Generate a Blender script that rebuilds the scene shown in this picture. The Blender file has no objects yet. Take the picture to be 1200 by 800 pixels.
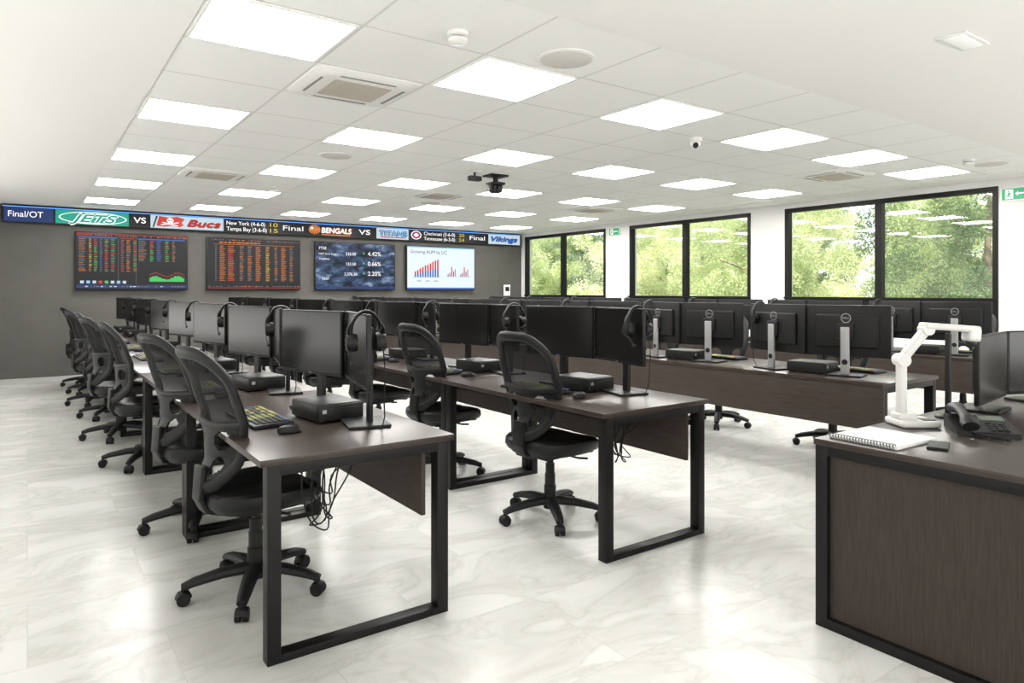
import bpy, bmesh, math, random
from mathutils import Vector, Matrix
R = random.Random(7)
scene = bpy.context.scene
scene.view_settings.view_transform = 'Standard'
COL = scene.collection
rad = math.radians

# ------------------------------------------------------------ materials
def mat(name, col, rough=0.5, metal=0.0, spec=0.5, emit=None, es=0.0):
    m = bpy.data.materials.new(name); m.use_nodes = True
    b = m.node_tree.nodes["Principled BSDF"]
    b.inputs["Base Color"].default_value = (*col, 1)
    b.inputs["Roughness"].default_value = rough
    b.inputs["Metallic"].default_value = metal
    b.inputs["Specular IOR Level"].default_value = spec
    if emit:
        b.inputs["Emission Color"].default_value = (*emit, 1)
        b.inputs["Emission Strength"].default_value = es
    return m
EMS = 0.95
def em(name, col, s=1.0, k=None):
    return mat(name, (0.01, 0.01, 0.01), 0.4, emit=col, es=s * (EMS if k is None else k), spec=.2)
def nd(m, t, **k):
    n = m.node_tree.nodes.new(t)
    for a, v in k.items(): setattr(n, a, v)
    return n
def ramp(m, stops):
    n = nd(m, "ShaderNodeValToRGB"); e = n.color_ramp.elements
    while len(e) < len(stops): e.new(0.5)
    for i, (p, c) in enumerate(stops):
        e[i].position = p; e[i].color = (*c, 1)
    return n
def mathn(m, op, a, b=None):
    n = nd(m, "ShaderNodeMath", operation=op); L = m.node_tree.links
    for i, v in enumerate((a, b)):
        if v is None: continue
        if isinstance(v, (int, float)): n.inputs[i].default_value = v
        else: L.new(v, n.inputs[i])
    return n.outputs[0]
def noisy(name, c1, c2, scale, rough, stretch=(1, 1, 1), bump=0.0, spec=0.5, detail=6):
    m = mat(name, c1, rough, spec=spec); L = m.node_tree.links; P = m.node_tree.nodes["Principled BSDF"]
    tc = nd(m, "ShaderNodeTexCoord"); mp = nd(m, "ShaderNodeMapping"); mp.inputs["Scale"].default_value = stretch
    n = nd(m, "ShaderNodeTexNoise"); n.inputs["Scale"].default_value = scale; n.inputs["Detail"].default_value = detail
    L.new(tc.outputs["Object"], mp.inputs["Vector"]); L.new(mp.outputs[0], n.inputs["Vector"])
    r = ramp(m, [(0.3, c1), (0.7, c2)]); L.new(n.outputs["Fac"], r.inputs[0]); L.new(r.outputs[0], P.inputs["Base Color"])
    if bump:
        b = nd(m, "ShaderNodeBump"); b.inputs["Strength"].default_value = bump; b.inputs["Distance"].default_value = 0.002
        L.new(n.outputs["Fac"], b.inputs["Height"]); L.new(b.outputs[0], P.inputs["Normal"])
    return m

M_black = mat("black_plastic", (0.008, 0.008, 0.0085), 0.42, spec=.28)
M_frame = noisy("chair_frame_plastic", (0.009, 0.009, 0.010), (0.013, 0.013, 0.014), 60, 0.45, spec=.28)
M_seat = noisy("black_vinyl", (0.0065, 0.0065, 0.007), (0.010, 0.010, 0.010), 120, 0.38, bump=0.3, spec=.32)
M_metal = mat("black_steel", (0.0065, 0.006, 0.006), 0.42, 0.0, spec=.25)
M_wood = noisy("dark_oak_top", (0.027, 0.0185, 0.015), (0.046, 0.034, 0.028), 9, 0.28, (14, 1, 14), 0.08, spec=.4)
M_woodp = noisy("dark_oak_panel", (0.036, 0.027, 0.0225), (0.053, 0.0415, 0.035), 9, 0.5, (18, 18, 1.2), 0.08, spec=.25)
M_woodm = noisy("dark_oak_modesty", (0.037, 0.0265, 0.0215), (0.054, 0.041, 0.034), 9, 0.45, (14, 1, 14), 0.08, spec=.28)
M_screen = mat("display_glass_off", (0.009, 0.0088, 0.0085), 0.18, spec=.22)
M_silver = mat("silver_plastic", (0.36, 0.36, 0.36), 0.35, 0.5)
M_pcgrey = mat("dark_grey_metal", (0.015, 0.015, 0.016), 0.38, 0.2, spec=.3)
M_white = mat("white_plastic", (0.86, 0.855, 0.83), 0.4)
M_rubber = mat("rubber", (0.008, 0.008, 0.008), 0.6, spec=.3)
M_kY = mat("key_yellow", (0.32, 0.30, 0.07), 0.5); M_kG = mat("key_green", (0.12, 0.20, 0.07), 0.5)
M_kR = mat("key_red", (0.25, 0.05, 0.03), 0.5); M_kB = mat("key_blue", (0.05, 0.08, 0.14), 0.5)
M_kK = mat("key_black", (0.03, 0.03, 0.03), 0.5)
M_paper = mat("paper", (0.8, 0.8, 0.78), 0.7)

M_mesh = bpy.data.materials.new("chair_mesh_fabric"); M_mesh.use_nodes = True
nt = M_mesh.node_tree; nt.nodes.clear()
o = nt.nodes.new("ShaderNodeOutputMaterial"); mx = nt.nodes.new("ShaderNodeMixShader"); t = nt.nodes.new("ShaderNodeBsdfTransparent")
p = nt.nodes.new("ShaderNodeBsdfPrincipled"); p.inputs["Base Color"].default_value = (0.016, 0.016, 0.017, 1); p.inputs["Roughness"].default_value = 0.8
p.inputs["Specular IOR Level"].default_value = .12
mx.inputs[0].default_value = 0.87; nt.links.new(t.outputs[0], mx.inputs[1]); nt.links.new(p.outputs[0], mx.inputs[2]); nt.links.new(mx.outputs[0], o.inputs[0])

M_glass = bpy.data.materials.new("window_glass"); M_glass.use_nodes = True
nt = M_glass.node_tree; nt.nodes.clear()
o = nt.nodes.new("ShaderNodeOutputMaterial"); mx = nt.nodes.new("ShaderNodeMixShader"); t = nt.nodes.new("ShaderNodeBsdfTransparent")
t.inputs[0].default_value = (0.97, 0.98, 0.97, 1)
g = nt.nodes.new("ShaderNodeBsdfGlossy"); g.inputs["Roughness"].default_value = 0.01
fr = nt.nodes.new("ShaderNodeFresnel"); fr.inputs[0].default_value = 1.95
nt.links.new(fr.outputs[0], mx.inputs[0]); nt.links.new(t.outputs[0], mx.inputs[1]); nt.links.new(g.outputs[0], mx.inputs[2]); nt.links.new(mx.outputs[0], o.inputs[0])

# ------------------------------------------------------------ mesh builder
class B:
    def __init__(s): s.v = []; s.f = []; s.mi = []; s.mats = []
    def m(s, mt):
        if mt not in s.mats: s.mats.append(mt)
        return s.mats.index(mt)
    def add(s, vs, fs, mt):
        k = len(s.v); i = s.m(mt); s.v += [tuple(x) for x in vs]
        for f in fs: s.f.append([a + k for a in f]); s.mi.append(i)
    def box(s, c, d, mt, bevel=0.0, rot=None, seg=2):
        bm = bmesh.new(); bmesh.ops.create_cube(bm, size=1)
        for v in bm.verts: v.co = Vector((v.co.x * d[0], v.co.y * d[1], v.co.z * d[2]))
        if bevel: bmesh.ops.bevel(bm, geom=list(bm.edges), offset=bevel, segments=seg, affect='EDGES', profile=0.6)
        bm.verts.index_update()
        vs = [v.co.copy() for v in bm.verts]
        if rot is not None: vs = [rot @ v for v in vs]
        vs = [v + Vector(c) for v in vs]
        s.add(vs, [[v.index for v in f.verts] for f in bm.faces], mt); bm.free(); return s
    def tube(s, pts, r, mt, n=10, closed=False, flat=1.0, up=(0, 0, 1), cap=True):
        pts = [Vector(q) for q in pts]; N = len(pts); up = Vector(up); vs = []; prev = None
        for i, q in enumerate(pts):
            if closed: tg = pts[(i + 1) % N] - pts[i - 1]
            else: tg = pts[min(i + 1, N - 1)] - pts[max(i - 1, 0)]
            tg.normalize(); sd = tg.cross(up)
            if sd.length < 0.15:
                sd = prev if prev is not None else tg.orthogonal()
            sd = (sd - tg * sd.dot(tg)).normalized()
            if prev is not None and sd.dot(prev) < 0: sd = -sd
            prev = sd; nn = sd.cross(tg); rr = r[i] if isinstance(r, (list, tuple)) else r
            for k in range(n):
                a = 2 * math.pi * k / n
                vs.append(q + sd * math.cos(a) * rr * flat + nn * math.sin(a) * rr)
        fs = []
        for i in range(N if closed else N - 1):
            j = (i + 1) % N
            for k in range(n):
                k2 = (k + 1) % n; fs.append([i * n + k, i * n + k2, j * n + k2, j * n + k])
        if cap and not closed: fs.append(list(range(n))); fs.append(list(range((N - 1) * n, N * n)))
        s.add(vs, fs, mt); return s
    def cyl(s, p0, p1, r0, mt, r1=None, n=20):
        return s.tube([p0, p1], [r0, r0 if r1 is None else r1], mt, n=n, up=(0.3, 0.9, 0.1))
    def rings(s, levels, mt, fn, n=32):
        vs = []
        for L in levels: vs += [fn(L, 2 * math.pi * k / n) for k in range(n)]
        fs = []
        for i in range(len(levels) - 1):
            for k in range(n):
                k2 = (k + 1) % n; fs.append([i * n + k, i * n + k2, (i + 1) * n + k2, (i + 1) * n + k])
        fs.append(list(range(n))[::-1]); fs.append(list(range((len(levels) - 1) * n, len(levels) * n)))
        s.add(vs, fs, mt); return s
    def quad(s, x0, x1, z0, z1, y, mt):
        s.add([(x0, y, z0), (x1, y, z0), (x1, y, z1), (x0, y, z1)], [[0, 1, 2, 3]], mt); return s
    def text(s, body, size, x, z, y, mt, align='LEFT', sx=1.0, shear=0.0, fn=None, bold=0.0):
        cu = bpy.data.curves.new("t", 'FONT'); cu.body = body; cu.size = size; cu.align_x = align; cu.shear = shear; cu.offset = bold
        ob = bpy.data.objects.new("t", cu); COL.objects.link(ob)
        dg = bpy.context.evaluated_depsgraph_get(); me = bpy.data.meshes.new_from_object(ob.evaluated_get(dg))
        fn = fn or (lambda a, b: (x + a * sx, y, z + b))
        s.add([fn(v.co.x, v.co.y) for v in me.vertices], [list(pp.vertices) for pp in me.polygons], mt)
        bpy.data.objects.remove(ob); bpy.data.curves.remove(cu); bpy.data.meshes.remove(me); return s
    def done(s, name, parent=None, smooth=True, loc=(0, 0, 0), label=None):
        me = bpy.data.meshes.new(name); me.from_pydata(s.v, [], s.f)
        for mt in s.mats: me.materials.append(mt)
        me.polygons.foreach_set("material_index", s.mi)
        if smooth:
            bm = bmesh.new(); bm.from_mesh(me); bmesh.ops.recalc_face_normals(bm, faces=bm.faces)
            bm.to_mesh(me); bm.free()
            me.polygons.foreach_set("use_smooth", [True] * len(me.polygons)); me.set_sharp_from_angle(angle=rad(38))
        me.update()
        ob = bpy.data.objects.new(name, me); COL.objects.link(ob); ob.location = loc
        if parent: ob.parent = parent
        if label: ob["label"] = label
        return ob

def thing(name, label, cat, loc=(0, 0, 0), rz=0.0, group=None):
    e = bpy.data.objects.new(name, None); e.empty_display_size = 0.05; COL.objects.link(e)
    e.location = loc; e.rotation_euler = (0, 0, rz); e["label"] = label; e["category"] = cat
    if group: e["group"] = group
    return e
def top(ob, label, cat, group=None):
    ob["label"] = label; ob["category"] = cat
    if group: ob["group"] = group
    return ob
def dup(root, loc, rz, label=None):
    def rec(o, par):
        c = o.copy(); COL.objects.link(c)
        if par is not None: c.parent = par
        for ch in o.children: rec(ch, c)
        return c
    c = rec(root, None); c.location = loc; c.rotation_euler = (0, 0, rz)
    if label: c["label"] = label
    return c
def struct(ob): ob["kind"] = "structure"; return ob

# ------------------------------------------------------------ camera
H = 1.35
cam = bpy.data.cameras.new("camera"); co = bpy.data.objects.new("camera", cam); COL.objects.link(co)
co.location = (0, 0, H); co.rotation_euler = (rad(90), 0, -rad(35.37))
cam.sensor_width = 36; cam.lens = 24; cam.shift_y = -59 / 1200; cam.clip_start = 0.05; cam.clip_end = 200
scene.camera = co

# ------------------------------------------------------------ room
XL, XR, YF, YB, ZC = -1.8, 9.5, -2.6, 13.0, 2.70
Mf = mat("marble_floor", (0.75, 0.73, 0.68), 0.25, spec=0.36); L = Mf.node_tree.links; P = Mf.node_tree.nodes["Principled BSDF"]
tc = nd(Mf, "ShaderNodeTexCoord"); mp = nd(Mf, "ShaderNodeMapping"); mp.inputs["Rotation"].default_value = (0, 0, 0.6); mp.inputs["Scale"].default_value = (1.2, 2.5, 1)
L.new(tc.outputs["Object"], mp.inputs[0])
bk = nd(Mf, "ShaderNodeTexBrick"); bk.offset = 0.5; bk.inputs["Scale"].default_value = 1.0; bk.inputs["Brick Width"].default_value = 0.9; bk.inputs["Row Height"].default_value = 0.6
bk.inputs["Mortar Size"].default_value = 0.002; bk.inputs["Color1"].default_value = (0, 0, 0, 1); bk.inputs["Color2"].default_value = (1, 1, 1, 1); bk.inputs["Mortar"].default_value = (0.5, 0.5, 0.5, 1)
L.new(tc.outputs["Object"], bk.inputs["Vector"])
va = nd(Mf, "ShaderNodeVectorMath", operation='MULTIPLY_ADD'); va.inputs[1].default_value = (3.7, 5.3, 0); L.new(bk.outputs["Color"], va.inputs[0]); L.new(mp.outputs[0], va.inputs[2])
n1 = nd(Mf, "ShaderNodeTexNoise"); n1.inputs["Scale"].default_value = 1.2; n1.inputs["Detail"].default_value = 10; n1.inputs["Roughness"].default_value = .62; n1.inputs["Distortion"].default_value = .8; L.new(va.outputs[0], n1.inputs["Vector"])
n2 = nd(Mf, "ShaderNodeTexNoise"); n2.inputs["Scale"].default_value = 1.2; n2.inputs["Detail"].default_value = 9; n2.inputs["Roughness"].default_value = .58; n2.inputs["Distortion"].default_value = 1.0; L.new(va.outputs[0], n2.inputs["Vector"])
r1 = ramp(Mf, [(0.30, (0.52, 0.52, 0.49)), (0.43, (0.615, 0.617, 0.59)), (0.57, (0.675, 0.677, 0.655)), (0.7, (0.70, 0.70, 0.68))]); L.new(n1.outputs["Fac"], r1.inputs[0])
vein = mathn(Mf, 'ABSOLUTE', mathn(Mf, 'SUBTRACT', n2.outputs["Fac"], 0.5))
r2 = ramp(Mf, [(0.0, (0.82, 0.82, 0.795)), (0.02, (0.93, 0.93, 0.915)), (0.07, (1, 1, 1))]); L.new(vein, r2.inputs[0])
mm = nd(Mf, "ShaderNodeMix", data_type='RGBA', blend_type='MULTIPLY'); mm.inputs[0].default_value = 0.75; L.new(r1.outputs[0], mm.inputs[6]); L.new(r2.outputs[0], mm.inputs[7])
m3 = nd(Mf, "ShaderNodeMix", data_type='RGBA', blend_type='MIX'); L.new(bk.outputs["Fac"], m3.inputs[0]); L.new(mm.outputs[2], m3.inputs[6]); m3.inputs[7].default_value = (0.55, 0.55, 0.52, 1)
L.new(m3.outputs[2], P.inputs["Base Color"])
struct(B().box(((XL + XR) / 2, (YF + YB) / 2, -0.05), (XR - XL, YB - YF, 0.1), Mf).done("floor", smooth=False))

TX, TY = 0.7325, 0.683
X0, Y0 = 1.03 - TX / 2, 3.61 - TY * 1.5
X1, Y1 = X0 + 11 * TX + 0.35, YB - 0.12
Mc = mat("ceiling_paint", (0.89, 0.885, 0.86), 0.85)
Mt = mat("ceiling_tiles", (0.93, 0.93, 0.91), 0.85); L = Mt.node_tree.links; P = Mt.node_tree.nodes["Principled BSDF"]
tc = nd(Mt, "ShaderNodeTexCoord"); sp = nd(Mt, "ShaderNodeSeparateXYZ"); L.new(tc.outputs["Object"], sp.inputs[0])
def edge(o_, x0, t):
    fr_ = mathn(Mt, 'FRACT', mathn(Mt, 'DIVIDE', mathn(Mt, 'SUBTRACT', o_, x0), t))
    d = mathn(Mt, 'MINIMUM', fr_, mathn(Mt, 'SUBTRACT', 1.0, fr_)); return mathn(Mt, 'MULTIPLY', d, t)
ed = mathn(Mt, 'MINIMUM', edge(sp.outputs[0], X0, TX), edge(sp.outputs[1], Y0, TY))
rr = ramp(Mt, [(0.0, (0.72, 0.715, 0.69)), (0.005, (0.93, 0.93, 0.91)), (1, (0.93, 0.93, 0.91))]); rr.color_ramp.interpolation = 'CONSTANT'
L.new(ed, rr.inputs[0]); L.new(rr.outputs[0], P.inputs["Base Color"])
c = B()
def cslab(x0, x1, y0, y1, z, mt): c.box(((x0 + x1) / 2, (y0 + y1) / 2, z + 0.1), (x1 - x0, y1 - y0, 0.2), mt)
cslab(X0, X1, Y0, Y1, ZC, Mt)
cslab(XL, X0, YF, YB, ZC - 0.012, Mc); cslab(X1, XR + 0.2, YF, YB, ZC - 0.012, Mc)
cslab(X0, X1, YF, Y0, ZC - 0.012, Mc); cslab(X0, X1, Y1, YB, ZC - 0.012, Mc)
struct(c.done("ceiling", smooth=False))

Mwb = noisy("taupe_wall", (0.076, 0.072, 0.065), (0.090, 0.086, 0.078), 3, 0.6)
Mw = noisy("white_wall", (0.76, 0.755, 0.735), (0.80, 0.795, 0.775), 2, 0.7)
struct(B().box(((XL + XR) / 2, YB + 0.1, 1.45), (XR - XL + 0.4, 0.2, 2.9), Mwb).done("wall_back", smooth=False))
struct(B().box((XL - 0.1, (YF + YB) / 2, 1.45), (0.2, YB - YF + 0.4, 2.9), Mw).done("wall_left", smooth=False))
struct(B().box(((XL + XR) / 2, YF - 0.1, 1.45), (XR - XL + 0.4, 0.2, 2.9), Mw).done("wall_front", smooth=False))
WIN = [(3.30, 6.13), (6.74, 9.45), (10.12, 12.85)]
ZB, ZT = 0.90, 2.61
w = B(); XM = XR + 0.1
w.box((XM, (YF + YB) / 2, ZB / 2), (0.2, YB - YF + 0.2, ZB), Mw)
w.box((XM, (YF + YB) / 2, (ZT + 2.9) / 2), (0.2, YB - YF + 0.2, 2.9 - ZT), Mw)
ys = [YF - 0.1] + [a for p_ in WIN for a in p_] + [YB + 0.1]
for i in range(0, len(ys), 2):
    w.box((XM, (ys[i] + ys[i + 1]) / 2, (ZB + ZT) / 2), (0.2, ys[i + 1] - ys[i], ZT - ZB), Mw)
struct(w.done("wall_right", smooth=False))
for i, (a, b_) in enumerate(WIN):
    f = B(); t_ = 0.06; x = XR + 0.04
    f.box((x, a + t_ / 2, (ZB + ZT) / 2), (0.1, t_, ZT - ZB), M_metal); f.box((x, b_ - t_ / 2, (ZB + ZT) / 2), (0.1, t_, ZT - ZB), M_metal)
    f.box((x, (a + b_) / 2, ZT - t_ / 2), (0.098, b_ - a, t_), M_metal)
    f.box((x, (a + b_) / 2, (ZB + 1.24) / 2), (0.098, b_ - a, 1.24 - ZB), M_metal)
    f.box((x - 0.005, (a + b_) / 2, (ZB + ZT) / 2), (0.1, 0.09, ZT - ZB), M_metal)
    f.box((x - 0.02, (a + b_) / 2, 1.25), (0.12, b_ - a, 0.03), M_metal)
    fo = struct(f.done(f"window_{i+1}", smooth=False))
    gp = B(); xx = x + .02; gp.add([(xx, a + .05, 1.24), (xx, a + .05, ZT - .05), (xx, b_ - .05, ZT - .05), (xx, b_ - .05, 1.24)], [[0, 1, 2, 3]], M_glass)
    gp.done("window_pane", parent=fo, smooth=False)

# ------------------------------------------------------------ ceiling items
M_diff = em("light_diffuser", (1.0, 0.98, 0.945), 25, k=1)
root = None
for r_ in range(5):
    for k in range(6):
        loc = (1.03 + 2 * TX * k, 3.61 + 3 * TY * r_, ZC)
        if root is None:
            root = thing("ceiling_light", "square recessed white led ceiling panel, switched on", "ceiling light", loc, 0, "led panels in the tiled ceiling")
            f = B(); a, b_ = 0.345, 0.325
            for sx_, sy_, dx, dy in ((0, 1, a, .012), (0, -1, a, .012)): f.box((0, sy_ * (b_ - .006), -0.004), (2 * a, .012, .008), M_white)
            for s_ in (1, -1): f.box((s_ * (a - .006), 0, -0.004), (.012, 2 * b_ - .024, .008), M_white)
            f.done("frame", parent=root, smooth=False)
            B().box((0, 0, -0.003), (2 * a - .024, 2 * b_ - .024, .006), M_diff).done("diffuser", parent=root, smooth=False)
        else: dup(root, loc, 0)
M_grille = mat("beige_grille", (0.50, 0.46, 0.39), 0.7)
M_slot = mat("dark_slot", (0.26, 0.25, 0.23), 0.7)
root = None
for (ix, iy) in ((1, 1), (5, 7), (9, 1), (1, 7), (9, 7)):
    loc = (1.03 + TX * ix, 3.61 + TY * iy, ZC)
    if root is None:
        root = thing("air_conditioner", "square white ceiling cassette air conditioner with beige grille", "air conditioner", loc, 0, "ceiling cassettes"); root.scale = (.88, .88, .9)
        f = B()
        f.rings([(0.40, 0.0), (0.40, -0.008), (0.375, -0.025), (0.26, -0.03)], M_white, lambda Lv, a: (Lv[0] * max(-1, min(1, 1.35 * math.cos(a))) * 1, Lv[0] * max(-1, min(1, 1.35 * math.sin(a))) * .93, Lv[1]), n=32)
        f.done("housing", parent=root)
        g_ = B()
        for s_ in (1, -1):
            g_.box((0, s_ * 0.285, -0.03), (0.42, 0.018, 0.004), M_slot); g_.box((s_ * 0.315, 0, -0.03), (0.018, 0.40, 0.004), M_slot)
        g_.done("air_outlet", parent=root, smooth=False)
        g_ = B()
        g_.box((0, 0, -0.031), (0.44, 0.40, 0.006), M_grille)
        for k in range(14): g_.box((0, -0.18 + k * 0.0277, -0.036), (0.42, 0.008, 0.006), M_grille)
        g_.done("intake_grille", parent=root, smooth=False)
    else: dup(root, loc, 0)
M_spk = mat("speaker_mesh_grille", (0.66, 0.64, 0.60), 0.8)
root = None
for (x, y) in ((2.55, 3.05), (2.5, 6.55), (8.3, 2.95), (5.0, 9.2)):
    if root is None:
        root = thing("ceiling_speaker", "round flush white ceiling speaker with perforated cover", "speaker", (x, y, ZC), 0, "ceiling speakers")
        B().rings([(0.165, 0), (0.165, -0.006), (0.15, -0.010)], M_white, lambda Lv, a: (Lv[0] * math.cos(a), Lv[0] * math.sin(a), Lv[1]), n=40).done("rim", parent=root)
        B().rings([(0.15, -0.0101), (0.145, -0.013)], M_spk, lambda Lv, a: (Lv[0] * math.cos(a), Lv[0] * math.sin(a), Lv[1]), n=40).done("grille", parent=root)
    else: dup(root, (x, y, ZC), 0)
root = None
for (x, y) in ((1.833, 3.07), (7.88, 3.0), (2.6, 9.0)):
    if root is None:
        root = thing("smoke_detector", "small round white smoke detector on a ceiling base", "smoke detector", (x, y, ZC), 0, "smoke detectors")
        rf = lambda Lv, a: (Lv[0] * math.cos(a), Lv[0] * math.sin(a), Lv[1])
        B().rings([(0.055, 0), (0.055, -0.018), (0.048, -0.022)], M_white, rf).done("base", parent=root)
        B().rings([(0.036, -0.022), (0.036, -0.030), (0.05, -0.034), (0.05, -0.048), (0.035, -0.06), (0.01, -0.063)], M_white, rf).done("sensor_head", parent=root)
        B().rings([(0.0365, -0.0235), (0.0365, -0.0295)], M_slot, rf).done("sensor_slot", parent=root)
    else: dup(root, (x, y, ZC), 0)
rf = lambda Lv, a: (Lv[0] * math.cos(a), Lv[0] * math.sin(a), Lv[1])
e = thing("security_camera", "small white security camera with a black lens turret", "security camera", (4.81, 3.98, ZC))
B().rings([(0.06, 0), (0.06, -0.03), (0.05, -0.04)], M_white, rf).done("base", parent=e)
d = B(); d.rings([(0.046, -0.04), (0.045, -0.055), (0.032, -0.075), (0.008, -0.082)], M_white, rf); d.done("housing", parent=e)
d = B(); d.cyl((-0.015, -0.02, -0.062), (-0.055, -0.05, -0.080), 0.024, M_black); d.done("lens", parent=e)
e = thing("ceiling_camera", "black pan-tilt conference camera hung on a ceiling bracket", "camera", (4.45, 6.6, ZC))
B().box((0, 0, -0.01), (0.24, 0.2, 0.02), M_black, 0.005).done("mounting_plate", parent=e)
B().cyl((0, 0, -0.02), (0, 0, -0.09), 0.03, M_black).done("stem", parent=e)
d = B(); d.box((0, 0, -0.10), (0.17, 0.16, 0.03), M_black, 0.01); d.box((0.07, 0, -0.15), (0.02, 0.07, 0.09), M_black, 0.006); d.box((-0.07, 0, -0.15), (0.02, 0.07, 0.09), M_black, 0.006); d.done("yoke", parent=e)
d = B(); d.box((0, 0, -0.165), (0.115, 0.12, 0.09), M_black, 0.025, seg=4); d.cyl((0, -0.05, -0.165), (0, -0.085, -0.17), 0.032, M_black); d.done("camera_head", parent=e)
e = thing("ceiling_sensor", "small black sensor box hung from a ceiling plate", "sensor", (4.1, 6.5, ZC))
B().box((0, 0, -0.008), (0.12, 0.10, 0.016), M_white, 0.004).done("plate", parent=e)
B().cyl((0, 0, -0.016), (0, 0, -0.06), 0.012, M_black).done("stem", parent=e)
B().box((0, 0, -0.085), (0.15, 0.08, 0.055), M_black, 0.012).done("sensor_body", parent=e)
e = thing("emergency_light", "slim rectangular recessed emergency light", "emergency light", (4.08, 1.58, ZC - 0.012), rad(0))
B().box((0, 0, -0.004), (0.30, 0.14, 0.008), M_white, 0.002).done("frame", parent=e)
B().box((0, 0, -0.010), (0.25, 0.09, 0.006), mat("frosted_cover", (0.9, 0.9, 0.88), 0.5, emit=(1, 1, .95), es=.15), 0.002).done("cover", parent=e)

M_green = mat("exit_green", (0.01, 0.32, 0.13), 0.4, emit=(0.01, 0.35, 0.14), es=0.3)
M_wht = mat("sign_white", (0.8, 0.8, 0.8), 0.4, emit=(1, 1, 1), es=0.3)
root = None
for (y, z) in ((9.85, 2.45), (3.12, 2.42)):
    if root is None:
        root = thing("exit_sign", "green emergency exit sign with white running figure", "exit sign", (XR, y, z), 0, "exit signs")
        B().box((-0.015, 0, 0.075), (0.03, 0.30, 0.16), M_white, 0.004).done("housing", parent=root)
        f = B(); X_ = -0.031
        def q(y0, y1, z0, z1, mt, x=X_): f.add([(x, y0, z0), (x, y0, z1), (x, y1, z1), (x, y1, z0)], [[0, 1, 2, 3]], mt)
        q(-0.135, 0.135, 0.008, 0.142, M_green)
        q(0.02, 0.10, 0.02, 0.13, M_wht, X_ - .001)
        q(-0.10, -0.03, 0.07, 0.085, M_wht, X_ - .001)
        f.add([(X_ - .001, -0.03, 0.05), (X_ - .001, -0.03, 0.105), (X_ - .001, 0.0, 0.0775)], [[0, 1, 2]], M_wht)
        f.add([(X_ - .002, 0.06, 0.10), (X_ - .002, 0.075, 0.10), (X_ - .002, 0.075, 0.118), (X_ - .002, 0.06, 0.118)], [[0, 1, 2, 3]], M_green)
        f.add([(X_ - .002, 0.04, 0.095), (X_ - .002, 0.07, 0.095), (X_ - .002, 0.08, 0.06), (X_ - .002, 0.09, 0.03), (X_ - .002, 0.07, 0.05), (X_ - .002, 0.035, 0.03), (X_ - .002, 0.055, 0.06)], [[0, 1, 2, 3, 4, 5, 6]], M_green)
        f.done("sign_face", parent=root, smooth=False)
    else: dup(root, (XR, y, z), 0)
YW = YB - .021
e = thing("wall_control_panel", "small white control panel fixed to the taupe wall", "control panel", (9.06, YW, 1.25))
B().box((0, -0.012, 0.12), (0.17, 0.024, 0.25), M_white, 0.004).done("housing", parent=e)
B().box((0, -0.0265, 0.15), (0.11, 0.005, 0.10), M_pcgrey, 0.001).done("display", parent=e)

# ------------------------------------------------------------ screens on the wall
eW = em("led_white", (1, 1, 1), 1.3); eO = em("led_orange", (1, 0.30, 0.05), .72); eR = em("led_red", (0.8, 0.05, 0.04), .9); eG = em("led_green", (0.08, 0.75, 0.15), 0.8)
eY = em("led_yellow", (1, 0.75, 0.1), .8); eB = em("led_blue", (0.04, 0.16, 0.6), 0.9); eK = em("led_black", (0.006, 0.006, 0.009), 1); eN = em("led_navy", (0.015, 0.04, 0.16), 1.0)
eT = em("led_teal", (0.01, 0.36, 0.25), 1.1); eL = em("led_lightgrey", (0.60, 0.74, 0.82), 1.0); eP = em("led_slide", (0.80, 0.9, 0.95), 1.1); eS = em("led_sky", (0.3, 0.65, 0.95), 1.0)
eD = em("led_dim", (0.3, 0.3, 0.33), 0.6); eRd = em("led_dark_red", (0.4, 0.03, 0.02), 0.8); eGlow = em("led_blue_edge", (0.10, 0.35, 1.0), 1.8)
def tv(x0, x1, content, label):
    z0, z1 = 1.37, 2.31; w_ = x1 - x0; e = thing("television", label, "television", ((x0 + x1) / 2, YW, z0), 0, "wall televisions")
    h = z1 - z0
    B().box((0, -0.045, h / 2), (w_, 0.05, h), M_black, 0.006).done("housing", parent=e)
    B().box((0, -0.01, h / 2), (0.5, 0.02, 0.4), M_pcgrey, 0.003).done("wall_bracket", parent=e)
    f = B(); a = w_ / 2 - 0.018; f.quad(-a, a, 0.02, h - 0.018, -0.0705, eK); content(f, a, h); f.done("screen", parent=e, smooth=False)
def rowdash(f, x0, x1, z, hh, mts, y=-0.074, dens=0.75, l0=.012, l1=.05):
    x = x0
    while x < x1 - 0.01:
        l = R.uniform(l0, l1)
        if R.random() < dens: f.quad(x, min(x + l, x1), z, z + hh, y, R.choice(mts))
        x += l + R.uniform(0.010, 0.03)
def table(f, x0, ztop, n, pitch, hh, cols, y=-.074):
    for k in range(n):
        for (o_, w_, ms_) in cols:
            f.quad(x0 + o_, x0 + o_ + w_ * R.uniform(.6, 1), ztop - k * pitch, ztop - k * pitch + hh, y, R.choice(ms_))
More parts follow.
